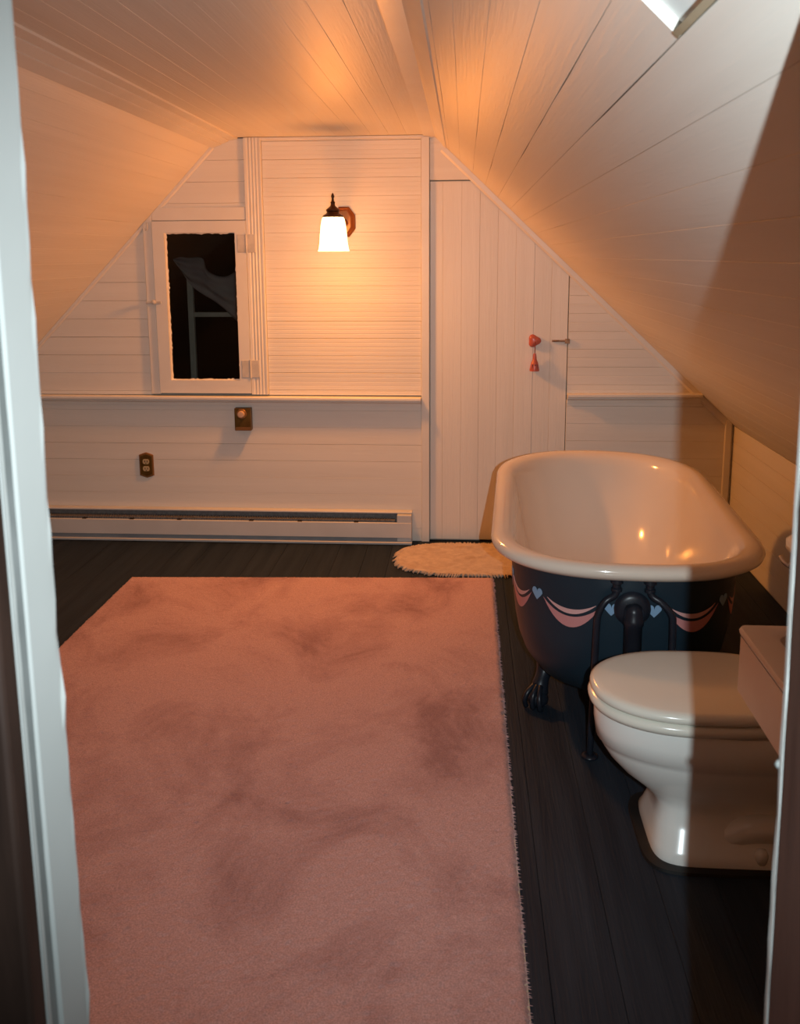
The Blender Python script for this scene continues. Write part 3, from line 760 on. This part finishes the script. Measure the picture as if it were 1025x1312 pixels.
for fx, fy in ((-.255, -.47), (.255, -.47), (-.235, .40), (.235, .40)): foot(fx, fy)
# plumbing on the drain end
YN = -.768
fl = Build().lathe([(.050, .004), (.054, -.006), (.048, -.014), (.036, -.020)], (.0, YN + .012, .468), 24, 'y').build('overflow_flange', 'tub_black', tub, True, auto=40)
Build().lathe([(.0255, .30), (.0265, .43), (.030, .435), (.030, .452), (.027, .457), (.027, .475), (.022, .489), (.012, .496), (.001, .498)], (0, YN - .030, 0), 20).build('overflow_elbow', 'tub_black', fl, True)
Build().tube([(0, YN - .030, .42), (0, YN - .030, .12), (0, YN - .026, .085), (0, YN - .005, .066), (0, YN + .12, .062)], .0245, 16).build('overflow_pipe', 'tub_black', tub, True)
Build().tube([(0, -.55, .16), (0, -.55, .05)], .022, 14).build('drain_tail', 'tub_black', tub, True)
for s in (-1, 1):
    px = .098 if s < 0 else .108
    vb = Build().lathe([(.012, .566), (.018, .562), (.019, .550), (.013, .546), (.012, .536), (.016, .533), (.016, .524), (.011, .521)], (s * .048, YN + .002, 0), 14).build('valve', 'tub_black', tub, True, auto=50)
    Build().tube(spline([(s * .048, YN + .002, .528), (s * .055, YN - .012, .514), (s * .080, YN - .020, .499), (s * px, YN - .022, .466), (s * (px + .006), YN - .022, .42), (s * (px + .010), YN - .022, .20), (s * (px + .014), YN - .020, .001)], 7), .0105, 10).build('supply_pipe', 'tub_black', tub, True)
    Build().lathe([(.026, .001), (.026, .005), (.014, .010)], (s * (px + .014), YN - .020, 0), 14).build('floor_flange', 'tub_black', tub, True)

# ------------------------------------------------------------------ toilet, facing the carpet
toi = empty('toilet', (.80, 2.235, 0)); tag(toi, 'white china toilet with closed ivory lid beside the tub', 'toilet')
def egg(xf, xb, hw, z, ef=2.2, eb=3.5, split=.50, n=72):
    """xf / xb: front and back on the local x axis (front is negative)"""
    xm = xf + (xb - xf) * split; pts = []
    for k in range(n):
        a = 2 * math.pi * k / n; c, s = math.cos(a), math.sin(a)
        e = eb if c > 0 else ef; rx = (xb - xm) if c > 0 else (xm - xf)
        pts.append((xm + rx * math.copysign(abs(c) ** (2 / e), c), hw * math.copysign(abs(s) ** (2 / e), s), z))
    return pts
bowl = [egg(-.315, .20, .155, .001, 5, 5, .35), egg(-.317, .20, .157, .018, 5, 5, .35), egg(-.312, .19, .146, .035, 4.6, 5, .35), egg(-.303, .16, .120, .080, 4.0, 4, .35), egg(-.296, .14, .100, .115, 3.2, 4, .35),
        egg(-.315, .14, .104, .140, 2.8, 4, .38), egg(-.345, .14, .118, .165, 2.5, 3.6, .42), egg(-.385, .15, .140, .195, 2.3, 3.4, .46), egg(-.418, .16, .160, .230, 2.2, 3.4, .5), egg(-.438, .17, .171, .262, 2.2, 3.4, .5),
        egg(-.442, .18, .1745, .276, 2.2, 3.4, .5), egg(-.450, .18, .1795, .280, 2.2, 3.4, .5), egg(-.456, .19, .183, .320, 2.2, 3.4, .5), egg(-.457, .20, .184, .352, 2.2, 3.4, .5), egg(-.452, .20, .181, .366, 2.2, 3.4, .5), egg(-.43, .19, .165, .369, 2.2, 3.4, .5)]
Build().rings(bowl).build('bowl', 'china', toi, True, auto=60)
Build().rings([egg(-.342, .225, .180, .0005, 5, 6, .35), egg(-.340, .225, .178, .008, 5, 6, .35), egg(-.318, .20, .157, .0085, 5, 6, .35)]).build('base_seal', 'gasket', toi)
Build().rings([egg(-.452, .02, .178, .370), egg(-.466, .03, .189, .372), egg(-.472, .03, .194, .380), egg(-.473, .03, .195, .388), egg(-.468, .03, .191, .397), egg(-.45, .02, .178, .400)]).build('seat', 'seat', toi, True, auto=70)
Build().rings([egg(-.455, .02, .180, .402), egg(-.465, .03, .189, .404), egg(-.469, .03, .1925, .412), egg(-.467, .03, .191, .420), egg(-.458, .03, .184, .4265), egg(-.442, .02, .170, .428), egg(-.40, 0, .14, .4295), egg(-.26, -.12, .05, .4305)]).build('lid', 'seat', toi, True, auto=70)
for sy in (-.075, .075): Build().rings([[(p[0], p[1] + sy, p[2]) for p in egg(.018, .062, .020, z, 3, 3, .5, 20)] for z in (.371, .412, .418)]).build('hinge', 'seat', toi, True, auto=50)
for sy in (-1, 1):                                             # trapway bulge on each side and bolt caps
    Build().tube(spline([(-.20, sy * .07, .18), (-.14, sy * .090, .20), (-.06, sy * .112, .235), (.03, sy * .112, .215), (.06, sy * .108, .15), (.02, sy * .104, .095), (-.08, sy * .104, .085), (-.16, sy * .085, .045), (-.22, sy * .055, .03)], 6), .036, 14).build('trapway', 'china', toi, True)
    Build().lathe([(.017, .020), (.018, .040), (.013, .052), (.001, .055)], (-.06, sy * .140, 0), 14).build('bolt_cap', 'china', toi, True)
def rr_ring(x0, x1, y0, y1, r, z, n=6):
    out = []
    for cx, cy, a0 in ((x1 - r, y1 - r, 0), (x0 + r, y1 - r, 90), (x0 + r, y0 + r, 180), (x1 - r, y0 + r, 270)):
        for k in range(n + 1):
            a = math.radians(a0 + 90 * k / n); out.append((cx + r * math.cos(a), cy + r * math.sin(a), z))
    return out
Build().rings([rr_ring(.118, .29, -.21, .21, .04, .382), rr_ring(.106, .295, -.235, .235, .04, .40), rr_ring(.098, .300, -.250, .250, .035, .55), rr_ring(.096, .302, -.255, .255, .03, .700)]).build('tank', 'china', toi, True, auto=50)
Build().rings([rr_ring(.088, .306, -.262, .262, .03, .700), rr_ring(.082, .310, -.268, .268, .03, .708), rr_ring(.082, .310, -.268, .268, .03, .733), rr_ring(.092, .302, -.258, .258, .03, .745), rr_ring(.13, .28, -.24, .24, .03, .749)]).build('tank_lid', 'china', toi, True, auto=50)
hd = Build().lathe([(.015, .110), (.016, .100), (.011, .092), (.008, .082)], (0, .205, .668), 14, 'x').build('flush_handle', 'chrome', toi, True, auto=50)
Build().tube(spline([(.086, .205, .668), (.078, .210, .670), (.072, .225, .676), (.070, .240, .684)], 4), .0065, 8).build('lever', 'chrome', hd, True)
Build().rings([egg(.02, .15, .12, .33, 4, 4), egg(.02, .26, .14, .385, 4, 4)]).build('tank_shelf', 'china', toi, True)

# ------------------------------------------------------------------ sink in front of the toilet
snk = empty('pedestal_sink', (.79, 1.42, 0)); tag(snk, 'pinkish beige square sink with thick apron between doorway and toilet', 'sink')
ox, oy = .79, 1.42
x0, x1, y0, y1 = .528 - ox, 1.02 - ox, 1.11 - oy, 1.705 - oy
bx0, bx1, by0, by1 = x0 + .058, x1 - .13, y0 + .07, y1 - .040
tp = Build()
tp.rings([rr_ring(x0 + .006, x1, y0, y1 - .004, .010, .782), rr_ring(x0 + .002, x1, y0, y1, .012, .786), rr_ring(x0, x1, y0, y1, .012, .793), rr_ring(x0 + .003, x1 - .003, y0 + .003, y1 - .003, .012, .800), rr_ring(bx0 - .01, bx1 + .01, by0 - .01, by1 + .01, .03, .8005), rr_ring(bx0, bx1, by0, by1, .03, .796), rr_ring(bx0 + .01, bx1 - .01, by0 + .01, by1 - .01, .03, .76)], False, False)
tp = tp.build('rim', 'sink', snk, True, auto=40)
Build().rings([rr_ring(bx0 + .008, bx1 - .008, by0 + .008, by1 - .008, .03, .780), rr_ring(bx0 + .02, bx1 - .02, by0 + .02, by1 - .02, .04, .72), rr_ring(bx0 + .05, bx1 - .05, by0 + .05, by1 - .05, .05, .682), rr_ring(bx0 + .12, bx1 - .12, by0 + .15, by1 - .15, .05, .675)], False, True).build('basin', 'basin', snk, True)
Build().rings([rr_ring(x0 + .012, x1 - .002, y0 + .004, y1 - .010, .010, .663), rr_ring(x0 + .003, x1 - .002, y0 + .002, y1 - .003, .012, .672), rr_ring(x0 + .003, x1 - .002, y0 + .002, y1 - .003, .012, .783)], True, False).build('apron', 'sink', snk, True, auto=40)
Build().rings([rr_ring(.04, .20, -.10, .08, .05, .001), rr_ring(.05, .19, -.09, .07, .05, .03), rr_ring(.07, .17, -.07, .05, .045, .20), rr_ring(.07, .17, -.07, .05, .045, .50), rr_ring(.03, .19, -.10, .08, .05, .664)]).build('pedestal', 'sink', snk, True, auto=50)
